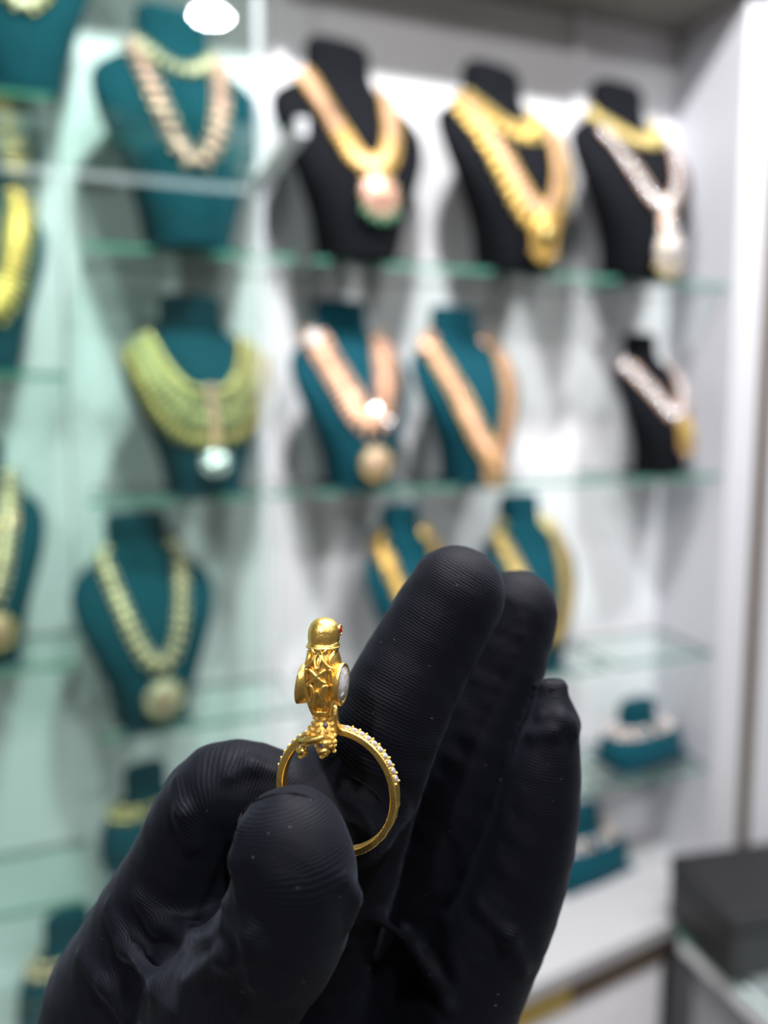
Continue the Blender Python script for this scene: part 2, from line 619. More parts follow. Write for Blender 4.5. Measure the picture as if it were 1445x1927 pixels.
def unit(matn, kind='bead'):
    k = (matn, kind)
    if k not in _me:
        if kind == 'bead':
            _me[k] = sphere_me('bead_' + matn, M[matn], 10, 7)
        else:
            _me[k] = sphere_me('link_' + matn, M[matn], 8, 6)
    return _me[k]


def strand(b, neck, x0, t0, tb, p, rows, pitch, off=0.004, xb=0.0, closed=True):
    """rows: list of (sideways offset m, material, (along, across, thick) radii m, name)"""
    N = 160
    pts, nrm = [], []
    for i in range(N + 1):
        sgn = -1 + 2 * i / N
        t = tb + (t0 - tb) * abs(sgn) ** p
        x = x0 * math.copysign(abs(sgn) ** 0.92, sgn) + xb * (1 - abs(sgn))
        pts.append(b.front(x, t))
        nrm.append(b.normal(x, t))
    L = [0]
    for i in range(N):
        L.append(L[-1] + (pts[i + 1] - pts[i]).length)
    cnt = max(3, int(L[-1] / pitch))
    for k in range(cnt + 1):
        s = L[-1] * k / cnt
        i = min(N - 1, max(0, int(np.searchsorted(L, s)) - 1))
        u = (s - L[i]) / max(1e-9, L[i + 1] - L[i])
        P = pts[i].lerp(pts[i + 1], u)
        n_ = nrm[i].lerp(nrm[i + 1], u).normalized()
        a, c = max(0, i - 4), min(N, i + 5)
        tg = (pts[c] - pts[a]).normalized()
        sd = n_.cross(tg).normalized()
        n_ = tg.cross(sd).normalized()
        if n_.y > 0 and n_.z < 0.2:
            n_ = -n_
            sd = -sd
        R = Matrix((tg, sd, n_)).transposed()
        for (o_, mt, sz, nm) in rows:
            j = 1.0 + random.uniform(-.16, .12)
            inst(nm, unit(mt), neck, P + sd * o_ + n_ * (off + sz[2] * 0.6), R, (sz[0] * j, sz[1] * j, sz[2]))
    if closed:
        a, c = pts[0], pts[-1]
        top = min(.9, t0 + .03)
        yb = b.smoothval('b', top) * b.D + 0.006
        path = []
        for k in range(13):
            q = PI * k / 12
            mid = (a + c) / 2
            path.append(Vector((mid.x + (a.x - mid.x) * math.cos(q), mid.y + (yb - mid.y) * math.sin(q), mid.z + (top - t0) * b.H * math.sin(q))))
        tube('back_chain', path, 0.0016, M[rows[0][1]], neck, 6)
    return pts, nrm


def pendant(b, neck, x, t, r, mat, rim, drops=None, z_stretch=1.0, lift=0.004, center='pink'):
    P, n_ = b.front(x, t), b.normal(x, t)
    sd = n_.cross(Vector((0, 0, 1))).normalized() * -1
    u_ = n_.cross(sd).normalized()
    if u_.z < 0:
        u_ = -u_
    R = Matrix((sd, u_, n_)).transposed()
    pd = inst('pendant', sphere_me('pendant', M[mat], 18, 10), neck, P + n_ * (lift + r * .25), R, (r, r * z_stretch, r * 0.32))
    base = P + n_ * (lift + r * .30)
    inst('pendant_stone', unit(center), neck, P + n_ * (lift + r * .5), R, (r * .45, r * .5 * z_stretch, r * .25))
    for k in range(14):
        a = 2 * PI * k / 14
        inst('rim_bead', unit(rim), neck, base + sd * (math.cos(a) * r) + u_ * (math.sin(a) * r * z_stretch), R, (r * .17, r * .17, r * .17))
    if drops:
        for k in range(5):
            a = -PI / 2 + (k - 2) * 0.42
            inst('drop_bead', unit(drops), neck, base + sd * (math.cos(a) * r * 1.25) + u_ * (math.sin(a) * r * 1.28 * z_stretch), R, (r * .14, r * .2, r * .14))
    return pd


def necklace(b, label, cat='necklace'):
    o = empty('necklace', b.root.location, b.root.rotation_euler.z)
    tag(o, label, cat, 'necklaces on display')
    return o


def row(width, mid, side, ms=0.0055, along=0.005):
    """a wide strand: one broad link per step with small edge beads"""
    h = width / 2
    return [(0, mid, (along, h * .8, 0.004), 'link'), (h * .95, side, (along * .6, h * .28, 0.003), 'edge_bead'), (-h * .95, side, (along * .6, h * .28, 0.003), 'edge_bead')]


def glint_coin(b, neck, P, lamp, r):
    """flat bright disc, added and turned to glint a ceiling lamp at the camera"""
    Rz = Matrix.Rotation(b.root.rotation_euler.z, 3, 'Z')
    Wp = b.root.location + Rz @ P
    x, y, _ = DOWNLIGHTS[lamp]
    h = ((CAM - Wp).normalized() + (Vector((x, y, CEIL)) - Wp).normalized()).normalized()
    h = Rz.inverted() @ h
    a = h.orthogonal().normalized()
    R = Matrix((a, h.cross(a), h)).transposed()
    if 'glint_coin' not in _me:
        bm = bmesh.new()
        bmesh.ops.create_cone(bm, cap_ends=True, segments=20, radius1=1, radius2=.92, depth=.3)
        me = bpy.data.meshes.new('glint_coin')
        bm.to_mesh(me)
        bm.free()
        me.materials.append(M['mirror'])
        _me['glint_coin'] = me
    return inst('glint_coin', _me['glint_coin'], neck, P, R, (r, r, r))


Z0, Z1, Z2, Z3, ZL = lv_main[0], lv_main[1], lv_main[2], lv_main[3], 0.564
YS = 1.215

# top row
b1 = Bust('display_bust', 340, 460, YS, .345, .250, 10, 'teal', 'large teal velvet necklace bust on the top shelf behind the glass door', z=Z0, group='necklace busts')
n = necklace(b1, 'pink beaded necklace with bead choker on the teal bust behind the glass door')
strand(b1, n, .50, .83, .33, 1.9, row(.026, 'pink', 'rose', along=.010), .020)
strand(b1, n, .45, .85, .74, 1.8, row(.020, 'antique', 'lemon', along=.007), .014, closed=False)

b2 = Bust('display_bust', 648, 480, YS, .338, .265, 12, 'black', 'tall black velvet bust beside the glass door edge, wearing a gold necklace with pink pendant', z=Z0, group='necklace busts')
n = necklace(b2, 'gold necklace with round pink and green pendant on the leftmost black bust')
strand(b2, n, .55, .83, .40, 2.2, row(.030, 'rose', 'gold'), .010)
strand(b2, n, .32, .52, .395, 2.4, row(.030, 'gold', 'gold'), .010, closed=False)
pendant(b2, n, .02, .27, .030, 'pink', 'pearl', 'emerald', center='peach')

b3 = Bust('display_bust', 935, 500, YS, .340, .295, 15, 'black', 'black velvet bust in the middle of the top shelf, covered in heavy gold jewellery', z=Z0, group='necklace busts')
n = necklace(b3, 'heavy gold flower choker with long gold necklace on the middle black bust')
strand(b3, n, .58, .82, .66, 1.7, row(.040, 'gold', 'lemon', along=.010), .016)
strand(b3, n, .62, .76, .26, 1.8, row(.030, 'rose', 'gold', along=.008), .013, off=.006, closed=False)
strand(b3, n, .76, .72, .17, 1.7, row(.022, 'gold', 'lemon', along=.010), .018, off=.004, closed=False)
pendant(b3, n, 0, .16, .028, 'gold', 'gold', 'gold', z_stretch=1.2, center='lemon')

b4 = Bust('display_bust', 1165, 525, YS, .345, .285, 10, 'black', 'rightmost tall black velvet bust, wearing a gold choker and silver strand', z=Z0, group='necklace busts')
n = necklace(b4, 'yellow gold choker worn with long silver pendant necklace on the rightmost tall black bust')
strand(b4, n, .66, .84, .70, 1.7, row(.028, 'lemon', 'lemon', along=.008), .013)
strand(b4, n, .60, .72, .34, 1.7, row(.026, 'silver', 'rose'), .010, off=.006, closed=False)
pendant(b4, n, .02, .25, .020, 'rose', 'silver', None, z_stretch=1.1, center='silver')
pendant(b4, n, .02, .13, .030, 'antique', 'silver', 'lemon', z_stretch=1.1, center='silver')

# second row
b5 = Bust('display_bust', 372, 925, YS, .288, .225, 10, 'teal', 'teal velvet bust behind the glass door wearing a wide green collar', z=Z1, group='necklace busts')
n = necklace(b5, 'wide pale green and gold bib collar with pink centre behind the glass door')
strand(b5, n, .62, .80, .52, 2.9, [(0, 'lemon', (.006, .007, .004), 'link')], .010)
strand(b5, n, .72, .775, .45, 2.9, row(.022, 'green', 'lemon'), .010, closed=False)
strand(b5, n, .82, .745, .37, 2.9, row(.022, 'green', 'lemon'), .010, closed=False, off=.005)
strand(b5, n, .92, .70, .28, 2.9, row(.018, 'lemon', 'lemon'), .010, closed=False, off=.005)
for k, t in enumerate((.50, .42, .345, .27)):
    P, nn = b5.front(0, t), b5.normal(0, t)
    inst('centre_stone', unit('pink' if k < 2 else 'peach'), n, P + nn * .012, None, (.010, .006, .012))
pendant(b5, n, 0, .17, .020, 'silver', 'silver', None, z_stretch=.8, center='silver')
for x, t in ((-.06, .175), (.06, .19)):
    glint_coin(b5, n, b5.front(x, t) + b5.normal(x, t) * .018, 0, .0028)  # discs added for the sparkle at the silver pendant

b6 = Bust('display_bust', 652, 910, YS, .290, .215, 12, 'teal', 'teal velvet bust on the second shelf left of centre, wearing a broad pink strand', z=Z1, group='necklace busts')
n = necklace(b6, 'broad pink and gold necklace with added silver glint coins and round gold pendant')
strand(b6, n, .60, .83, .34, 1.6, row(.042, 'peach', 'rose', along=.006), .010)
pendant(b6, n, 0, .14, .024, 'antique', 'gold', None, center='rose')
for x, t, li in ((.02, .42, 1), (.20, .36, 0)):
    P, nn = b6.front(x, t), b6.normal(x, t)
    glint_coin(b6, n, P + nn * .017, li, .0030)

b7 = Bust('display_bust', 862, 925, YS, .288, .225, 14, 'teal', 'teal velvet bust right of centre on the second shelf, wearing a long peach gold necklace', z=Z1, group='necklace busts')
n = necklace(b7, 'long peach gold V necklace whose round pendant hangs over the second shelf edge')
strand(b7, n, .72, .84, .17, 1.6, row(.034, 'peach', 'gold', along=.006), .010)
pendant(b7, n, 0, .10, .024, 'gold', 'rose', 'lemon', center='peach')

b8 = Bust('display_bust', 1208, 885, YS, .256, .19, 14, 'black', 'small black velvet bust alone in the right bay of the second shelf', z=Z1, group='necklace busts')
n = necklace(b8, 'silver and gold short necklace on the small black bust')
strand(b8, n, .74, .80, .42, 1.6, row(.030, 'silver', 'rose', along=.007), .012)
pendant(b8, n, .1, .29, .024, 'gold', 'gold', 'rose', z_stretch=1.2, center='lemon')

# third row
b9 = Bust('display_bust', 275, 1375, YS, .300, .215, 14, 'teal', 'teal velvet bust on the third shelf behind the glass door, wearing a pearl strand', z=Z2, group='necklace busts')
n = necklace(b9, 'pale pearl and gold bead necklace with flower pendant behind the glass door')
strand(b9, n, .56, .86, .32, 1.9, row(.021, 'pearl', 'antique', along=.008), .015)
pendant(b9, n, 0, .17, .026, 'antique', 'pearl', None, center='rose')

b10 = Bust('display_bust', 760, 1320, YS, .293, .175, 12, 'teal', 'teal velvet bust partly hidden behind the gloved middle fingertip, on its left', z=Z2, group='necklace busts')
n = necklace(b10, 'thick gold chain necklace on the half-hidden bust left of the fingertips')
strand(b10, n, .66, .86, .25, 1.7, row(.026, 'gold', 'gold', along=.006), .010)
b11 = Bust('display_bust', 980, 1310, YS, .300, .205, 10, 'teal', 'teal velvet bust rising directly behind the gloved fingertips', z=Z2, group='necklace busts')
n = necklace(b11, 'thick yellow gold chain necklace on the bust directly behind the fingertips')
strand(b11, n, .70, .87, .22, 1.7, row(.028, 'lemon', 'gold', along=.006), .010)

# left bay
b12 = Bust('display_bust', -28, 690, YS, .295, .170, 10, 'teal', 'teal velvet bust at the left picture edge wearing a yellow gold strand', z=lv_left[1], group='necklace busts')
n = necklace(b12, 'broad yellow gold necklace at the left picture edge')
strand(b12, n, .66, .84, .25, 2.0, row(.036, 'gold', 'lemon', along=.006), .010)
b13 = Bust('display_bust', -25, 1240, YS, .300, .170, 10, 'teal', 'teal velvet bust at the left picture edge wearing an ivory strand', z=lv_left[2], group='necklace busts')
n = necklace(b13, 'ivory and pale gold necklace with cross bar and pendant at the left edge')
strand(b13, n, .50, .86, .30, 1.6, row(.026, 'pearl', 'antique', along=.007), .012)
strand(b13, n, .50, .66, .62, 1.6, row(.016, 'peach', 'gold', along=.007), .012, closed=False)
pendant(b13, n, .1, .18, .024, 'rose', 'lemon', None, center='peach')
b14 = Bust('display_bust', 40, 185, YS, .300, .190, 10, 'teal', 'dark teal bust at the top left corner, seen through the glass', z=lv_left[0], group='necklace busts')
n = necklace(b14, 'antique gold necklace on the bust at the top left corner')
strand(b14, n, .60, .84, .35, 1.8, row(.024, 'antique', 'gold', along=.007), .012)

# low cushions with bracelets
def cushion(px, py, Y, z, H, W, rz, label, blabel, mt):
    b = Bust('bracelet_cushion', px, py, Y, H, W, rz, 'teal', label, 'jewellery stand', 'low teal jewellery stands', CUSH, z, D=W * .55)
    o = empty('bracelet', b.root.location, b.root.rotation_euler.z)
    tag(o, blabel, 'bracelet', 'bracelets on low stands')
    for r_, t in enumerate((.545, .61)):
        nn = 26 if r_ < 2 else 30
        for k in range(nn):
            a = 2 * PI * k / nn
            P = b.sec(t, a)
            c = b.center(t)
            d = (P - c).normalized()
            inst('bead', unit(mt[(k + r_) % len(mt)]), o, P + d * .003, None, (.0062,) * 3)
    return b


cushion(1200, 1450, 1.22, Z3, .110, .200, 10, 'low teal velvet jewellery stand on the lowest shelf of the right bay', 'silver bracelet rings on the stand in the right bay', ['silver', 'silver', 'rose'])
cushion(1095, 1640, 1.235, ZL, .125, .205, 10, 'low teal velvet jewellery stand on the white ledge beside the little finger', 'silver and pink bracelet rings on the stand on the white ledge', ['silver', 'rose', 'silver'])
cushion(280, 1630, 1.21, Z3, .140, .145, 12, 'low teal velvet jewellery stand left of the bent gloved index finger', 'pearl bracelet rings on the stand behind the bent index finger', ['pearl', 'lemon'])
cushion(135, 1900, 1.20, ZL, .155, .150, 12, 'low teal velvet jewellery stand at the bottom left corner', 'rose and pearl bracelet rings on the stand at the bottom left', ['rose', 'pearl', 'antique'])

# price tag on the broad pink necklace bust
pt = at_y(590, 635, 1.165)
tg_ = empty('price_tag', pt, 0.3)
tag(tg_, 'small blank white price tag on the shoulder of the broad pink necklace bust', 'price tag')
bm = bmesh.new()
bm_box(bm, -.011, .011, -.0008, .0008, -.009, .009, .0005)
from_bm('card', bm, M['tagp'], tg_)
tube('string', [Vector((.0, 0, .011)), Vector((.006, .008, .018)), Vector((.015, .02, .022))], .0006, M['tagp'], tg_, 5)

# ---------------------------------------------------------------- glass counter at the right, black box on it
XC = 0.93
ctr = empty('glass_counter', (XC, 1.03, 0))
tag(ctr, 'sales counter with green-edged glass top at the lower right', 'counter')
slab('glass_top', 0.0, 0.9, -1.4, 0.0, 0.552, 0.566, M['shelf'], M['edge'], ctr)
box('side_panel', 0.02, 0.04, -1.38, -0.03, 0.0, 0.552, M['grey'], ctr, .002)
box('end_panel', 0.04, 0.88, -0.05, -0.03, 0.0, 0.552, M['white'], ctr, .002)
box('top_rail', 0.0, 0.022, -1.39, -0.01, 0.528, 0.552, M['white'], ctr, .002)
box('deck', 0.04, 0.88, -1.38, -0.05, 0.36, 0.375, M['white'], ctr)
bx_ = empty('black_box', (1.055, 0.955, 0.566), math.radians(-8))
tag(bx_, 'black leatherette jewellery box standing on the glass counter at the lower right', 'box')
box('body', -.13, .13, -.085, .085, 0, .085, M['blackbox'], bx_, .004)
box('lid', -.132, .132, -.087, .087, .087, .118, M['blackbox'], bx_, .006)
box('clasp', -.012, .012, -.091, -.085, .074, .098, M['brass'], bx_, .001)

# ---------------------------------------------------------------- gloved hand
# modelled in millimetres in a frame at the camera: x right, y up, depth forward
def C3(px, py, d):
    return np.array([(px - CX) * d / F_PX, (CY - py) * d / F_PX, d])


CH = {
    'thumb': [(548, 1588, 107, 7.7), (556, 1650, 107, 8.6), (528, 1755, 109, 9.0), (452, 1862, 114, 9.6), (395, 1970, 121, 12.0), (430, 2260, 140, 17)],
    'index': [(668, 1548, 127, 7.0), (560, 1520, 130, 7.7), (418, 1492, 131, 8.3), (338, 1640, 134, 9.4), (262, 1800, 139, 11.6), (222, 1940, 144, 13.4), (400, 2250, 150, 18)],
    'middle': [(858, 1118, 133, 8.4), (792, 1232, 132, 8.9), (716, 1392, 131, 9.6), (650, 1600, 139, 10.5), (600, 1800, 150, 12), (560, 2150, 156, 16)],
    'ring': [(972, 1150, 149, 7.9), (930, 1285, 147, 8.6), (868, 1450, 146, 9.2), (790, 1650, 151, 10.5), (715, 1850, 156, 12), (640, 2150, 158, 16)],
    'pinky': [(1041, 1303, 139, 2.0), (1040, 1345, 139, 3.9), (1022, 1430, 139, 6.6), (998, 1555, 140, 8.4), (952, 1695, 142, 9.6), (866, 1865, 146, 11.6), (740, 2150, 152, 16)],
}
PALM = [((275, 1830, 137, 11.0), (425, 1815, 123, 7.5)), ((240, 1930, 140, 12.0), (400, 1920, 124, 10.0)), ((300, 1880, 138, 12.0), (430, 1860, 128, 9.0)), ((640, 1900, 160, 15.0), (780, 1880, 160, 13.0)),
        ((470, 2150, 150, 21.0), (680, 2150, 154, 20.0)), ((560, 2150, 152, 22.0), (575, 2500, 152, 24.0)), ((575, 2500, 152, 24.0), (560, 3100, 150, 27.0))]
# ridges of loose cloth, as pixel paths lying on the glove: path, radius mm
FOLDS = [([(332, 1470), (345, 1530), (362, 1590)], 0.9), ([(205, 1705), (240, 1780), (300, 1860), (325, 1900)], 1.1),
         ([(262, 1690), (300, 1735), (360, 1760), (408, 1762)], 1.0), ([(150, 1800), (200, 1850), (240, 1920)], 0.9),
         ([(425, 1700), (470, 1760), (480, 1850)], 0.7), ([(350, 1850), (420, 1800), (500, 1790)], 0.7),
         ([(760, 1790), (810, 1830), (850, 1900)], 1.0), ([(700, 1720), (770, 1770), (830, 1850)], 0.9),
         ([(1020, 1350), (1055, 1352), (1080, 1385)], 0.6), ([(1000, 1380), (1040, 1378), (1075, 1360)], 0.5),
         ([(900, 1700), (960, 1760), (985, 1830)], 0.8), ([(430, 1460), (470, 1440), (520, 1455)], 0.7),
         ([(650, 1655), (665, 1690), (655, 1740)], 0.7), ([(455, 1560), (445, 1620), (450, 1680)], 0.6)]

VOX = 0.7
GMIN = np.array([-74.0, -232.0, 92.0])
GMAX = np.array([42.0, -8.0, 188.0])
DIM = np.ceil((GMAX - GMIN) / VOX).astype(int) + 1
AX = [GMIN[k] + VOX * np.arange(DIM[k]) for k in range(3)]


def cone_d(X, Y, Z, a, b, ra, rb):
    ba = b - a
    l2 = float(ba @ ba) + 1e-9
    t = np.clip(((X - a[0]) * ba[0] + (Y - a[1]) * ba[1] + (Z - a[2]) * ba[2]) / l2, 0, 1)
    dx, dy, dz = X - a[0] - t * ba[0], Y - a[1] - t * ba[1], Z - a[2] - t * ba[2]
    return np.sqrt(dx * dx + dy * dy + dz * dz) - (ra + (rb - ra) * t), t


def smin(a, b, k):
    h = np.maximum(k - np.abs(a - b), 0) / k
    return np.minimum(a, b) - h * h * k * 0.25


def stamp(G, a, b, ra, rb, k, margin=9.0):
    lo = np.minimum(a - ra, b - rb) - margin
    hi = np.maximum(a + ra, b + rb) + margin
    i0 = np.clip(np.floor((lo - GMIN) / VOX).astype(int), 0, DIM - 1)
    i1 = np.clip(np.ceil((hi - GMIN) / VOX).astype(int) + 1, 1, DIM)
    if np.any(i1 <= i0):
        return
    sl = tuple(slice(i0[q], i1[q]) for q in range(3))
    X = AX[0][sl[0]][:, None, None].astype(np.float32)
    Y = AX[1][sl[1]][None, :, None].astype(np.float32)
    Z = AX[2][sl[2]][None, None, :].astype(np.float32)
    d, _ = cone_d(X, Y, Z, a, b, ra, rb)
    G[sl] = smin(G[sl], d.astype(np.float32), k)


BIG = 8.0
SPL = {}


def spline(q, n=5):
    out = []
    m = len(q)
    for i in range(m - 1):
        p0, p1, p2, p3 = q[max(i - 1, 0)], q[i], q[i + 1], q[min(i + 2, m - 1)]
        for s in range(n):
            t = s / n
            out.append(0.5 * (2 * p1 + (p2 - p0) * t + (2 * p0 - 5 * p1 + 4 * p2 - p3) * t * t + (3 * p1 - p0 - 3 * p2 + p3) * t ** 3))
    out.append(q[-1])
    return out


chains = {}
for nme, c in CH.items():
    g = np.full(DIM, BIG, np.float32)
    pr = spline([np.append(C3(*q[:3]), q[3]) for q in c])
    SPL[nme] = pr
    for q in range(len(pr) - 1):
        stamp(g, pr[q][:3], pr[q + 1][:3], pr[q][3], pr[q + 1][3], 0.25)
    if nme == 'index':      # swollen pad of the fingertip behind the ring
        stamp(g, C3(612, 1484, 133), C3(660, 1525, 130), 7.9, 7.4, 2.0)
    if nme == 'pinky':      # pinched empty end of the glove finger
        stamp(g, C3(1027, 1294, 139), C3(1054, 1291, 139), 1.5, 1.4, 1.2)
        stamp(g, C3(1030, 1330, 139), C3(1068, 1362, 138), 2.6, 2.2, 1.6)
    chains[nme] = g
G = np.full(DIM, BIG, np.float32)
for a, b in PALM:
    stamp(G, C3(*a[:3]), C3(*b[:3]), a[3], b[3], 5.0)
fing = smin(smin(chains['middle'], chains['ring'], 1.2), chains['pinky'], 1.2)
fing = smin(fing, chains['index'], 1.0)
G = smin(G, fing, 5.0)
G = smin(G, chains['thumb'], 2.0)
# slow unevenness of stretched cloth
X_, Y_, Z_ = np.meshgrid(*[a.astype(np.float32) for a in AX], indexing='ij', sparse=True)
G = G + (0.09 * np.sin(X_ * .55 + .3 * Y_ + 1.0) * np.sin(Y_ * .42 - .25 * Z_) + 0.06 * np.sin(Y_ * .9 + X_ * .7) * np.sin(Z_ * .8 + 2.0)).astype(np.float32)


def sample(P):
    q = (P - GMIN) / VOX
    i = np.clip(np.floor(q).astype(int), 0, DIM - 2)
    u = np.clip(q - i, 0, 1)
    v = 0.0
    for a in (0, 1):
        for b in (0, 1):
            for c in (0, 1):
                v += G[i[0] + a, i[1] + b, i[2] + c] * (u[0] if a else 1 - u[0]) * (u[1] if b else 1 - u[1]) * (u[2] if c else 1 - u[2])
    return float(v)


def hit(px, py):
    d = C3(px, py, 1.0)
    z = 93.0
    for _ in range(400):
        s = sample(d * z)
        if s < 0.05:
            return d * z
        z += max(0.1, s * 0.7)
        if z > 186:
            return None
    return None


fold_pts = []
for path, r in FOLDS:
    pts = [p for p in (hit(*q) for q in path) if p is not None]
    if len(pts) > 1:
        fold_pts.append((pts, r))
for pts, r in fold_pts:
    m = len(pts)
    for q in range(m - 1):
        ra = r * (0.45 if q == 0 else 1.0)
        rb = r * (0.45 if q == m - 2 else 1.0)
        stamp(G, pts[q], pts[q + 1], ra, rb, 2.2, 5.0)


def surface_nets(G):
    ins = G < 0
    nx, ny, nz = G.shape
    corner = [(a, b, c) for a in (0, 1) for b in (0, 1) for c in (0, 1)]
    cnt = np.zeros((nx - 1, ny - 1, nz - 1), np.int8)
    for a, b, c in corner:
        cnt += ins[a:nx - 1 + a, b:ny - 1 + b, c:nz - 1 + c]
    act = np.argwhere((cnt > 0) & (cnt < 8))
    idx = -np.ones(cnt.shape, np.int64)
    idx[tuple(act.T)] = np.arange(len(act))
    acc = np.zeros((len(act), 3))
    num = np.zeros(len(act))
    for i, ca in enumerate(corner):
        for cb in corner[i + 1:]:
            if sum(abs(ca[k] - cb[k]) for k in range(3)) != 1:
                continue
            va = G[act[:, 0] + ca[0], act[:, 1] + ca[1], act[:, 2] + ca[2]]
            vb = G[act[:, 0] + cb[0], act[:, 1] + cb[1], act[:, 2] + cb[2]]
            m = (va < 0) != (vb < 0)
            t = np.where(m, va / np.where(va == vb, 1, va - vb), 0)
            p = np.array(ca)[None] + t[:, None] * (np.array(cb) - np.array(ca))[None]
            acc += p * m[:, None]
            num += m
    V = (act + acc / num[:, None]) * VOX + GMIN
    quads = []
    for ax in range(3):
        o1, o2 = [(1, 2), (2, 0), (0, 1)][ax]
        sl0 = [slice(None)] * 3
        sl1 = [slice(None)] * 3
        sl0[ax] = slice(0, -1)
        sl1[ax] = slice(1, None)
        A, B = ins[tuple(sl0)], ins[tuple(sl1)]
        e = np.argwhere(A != B)
        e = e[(e[:, o1] > 0) & (e[:, o2] > 0) & (e[:, o1] < G.shape[o1] - 1) & (e[:, o2] < G.shape[o2] - 1)]
        flip = A[tuple(e.T)]
        d1, d2 = np.zeros(3, int), np.zeros(3, int)
        d1[o1] = 1
        d2[o2] = 1
        q = np.stack([idx[tuple((e - d1 - d2).T)], idx[tuple((e - d2).T)], idx[tuple(e.T)], idx[tuple((e - d1).T)]], 1)
        q[~flip] = q[~flip][:, ::-1]
        quads.append(q)
    return V, np.concatenate(quads)


HV, HF = surface_nets(G)
# rib coordinate: distance along the finger, so that the knit runs in rings around each finger
best = np.full(len(HV), 1e9)
rib = np.zeros(len(HV))
for nme, c in SPL.items():
    L = 0.0
    for q in range(len(c) - 1):
        a, b = c[q][:3], c[q + 1][:3]
        ba = b - a
        ln = np.linalg.norm(ba)
        d, t = cone_d(HV[:, 0], HV[:, 1], HV[:, 2], a, b, c[q][3], c[q + 1][3])
        tt = ((HV - a) @ ba) / (ln * ln)
        tt = np.where((q == 0) & (tt < 0), tt, np.clip(tt, 0, 1))
        m = d < best
        best = np.where(m, d, best)
        rib = np.where(m, L + tt * ln, rib)
        L += ln
# even the coordinate out over the mesh so the ribs stay regular through the bends
E_ = np.unique(np.sort(np.concatenate([HF[:, [0, 1]], HF[:, [1, 2]], HF[:, [2, 3]], HF[:, [3, 0]]]), axis=1), axis=0)
deg = np.bincount(E_.ravel(), minlength=len(HV)).astype(float)
for _ in range(30):
    acc_ = np.bincount(E_[:, 0], rib[E_[:, 1]], len(HV)) + np.bincount(E_[:, 1], rib[E_[:, 0]], len(HV))
    rib = 0.3 * rib + 0.7 * acc_ / np.maximum(deg, 1)
B3 = np.array([list(rt), list(up), list(fw)]) * 0.001


def to_world(P):
    return np.asarray(P) @ B3 + np.array(CAM)


ORG = to_world(C3(600, 2150, 150))
WV = to_world(HV) - ORG
me = bpy.data.meshes.new('gloved_hand')
me.vertices.add(len(WV))
me.vertices.foreach_set('co', WV.astype(np.float32).ravel())
me.loops.add(HF.size)
me.loops.foreach_set('vertex_index', HF.ravel().astype(np.int32))
me.polygons.add(len(HF))
me.polygons.foreach_set('loop_start', np.arange(0, HF.size, 4, dtype=np.int32))
me.update(calc_edges=True)
me.polygons.foreach_set('use_smooth', [True] * len(HF))
at_ = me.attributes.new('rib', 'FLOAT', 'POINT')
at_.data.foreach_set('value', rib.astype(np.float32))
me.materials.append(M['glove'])
hand = bpy.data.objects.new('gloved_hand', me)
COL.objects.link(hand)
hand.location = ORG
tag(hand, 'hand in a black knit glove, thumb and bent index finger pinching the gold ring', 'hand')


def seam(path, r=0.30, lift=-0.12):
    pts = [p for p in (hit(*q) for q in path) if p is not None]
    if len(pts) < 2:
        return
    out = []
    for k in range(len(pts) - 1):
        for s in range(4):
            out.append(pts[k] + (pts[k + 1] - pts[k]) * s / 4)
    out.append(pts[-1])
    out = [Vector(to_world(p * (1 - lift / 120)) - ORG) for p in out]
    tube('fingertip_seam', out, [r * 0.001 * (0.8 + 0.4 * random.random()) * (0.2 if k in (0, len(out) - 1) else 0.6 if k in (1, len(out) - 2) else 1) for k in range(len(out))], M['seam'], hand, 7)


seam([(446, 1560), (456, 1530), (480, 1508), (515, 1496), (555, 1494), (590, 1503)])
seam([(640, 1452), (675, 1468), (705, 1490), (728, 1520)])
seam([(1026, 1300), (1040, 1296), (1056, 1300)], 0.25)

# stray lint on the cloth: nobody could count it
rnd = random.Random(3)
LV, LF = [], []
for _ in range(45):
    px, py = rnd.uniform(180, 1060), rnd.uniform(1080, 1900)
    p = hit(px, py)
    if p is None:
        continue
    a = rnd.uniform(0, PI)
    l = rnd.uniform(.06, .22)
    q0 = p * (1 - .06 / 120)
    dr = np.array([math.cos(a), math.sin(a), 0])
    pts = [Vector(to_world(q0 + dr * l * s - np.array([0, 0, .08 * (1 - s * s)])) - ORG) for s in (-1, 0, 1)]
    v, f = tube_data(pts, 0.000022, 4)
    k = len(LV)
    LV += v
    LF += [tuple(i + k for i in ff) for ff in f]
lint = mesh('lint', LV, LF, M['lint'], hand)
lint['kind'] = 'stuff'

# ---------------------------------------------------------------- the gold bird ring
PSI = math.radians(18)
rc = C3(634, 1487, 118.0)
ring = bpy.data.objects.new('bird_ring', None)
ring.empty_display_size = 0.005
COL.objects.link(ring)
Wx = rt * math.cos(PSI) - fw * math.sin(PSI)
Wy = rt * math.sin(PSI) + fw * math.cos(PSI)
o_ = to_world(rc)
ring.matrix_world = Matrix(((Wx.x, Wy.x, up.x, o_[0]), (Wx.y, Wy.y, up.y, o_[1]), (Wx.z, Wy.z, up.z, o_[2]), (0, 0, 0, 1)))
tag(ring, 'yellow gold finger ring topped by a small parrot with white stone wings', 'ring')
MM = 0.001
GOLD = M['ringgold']

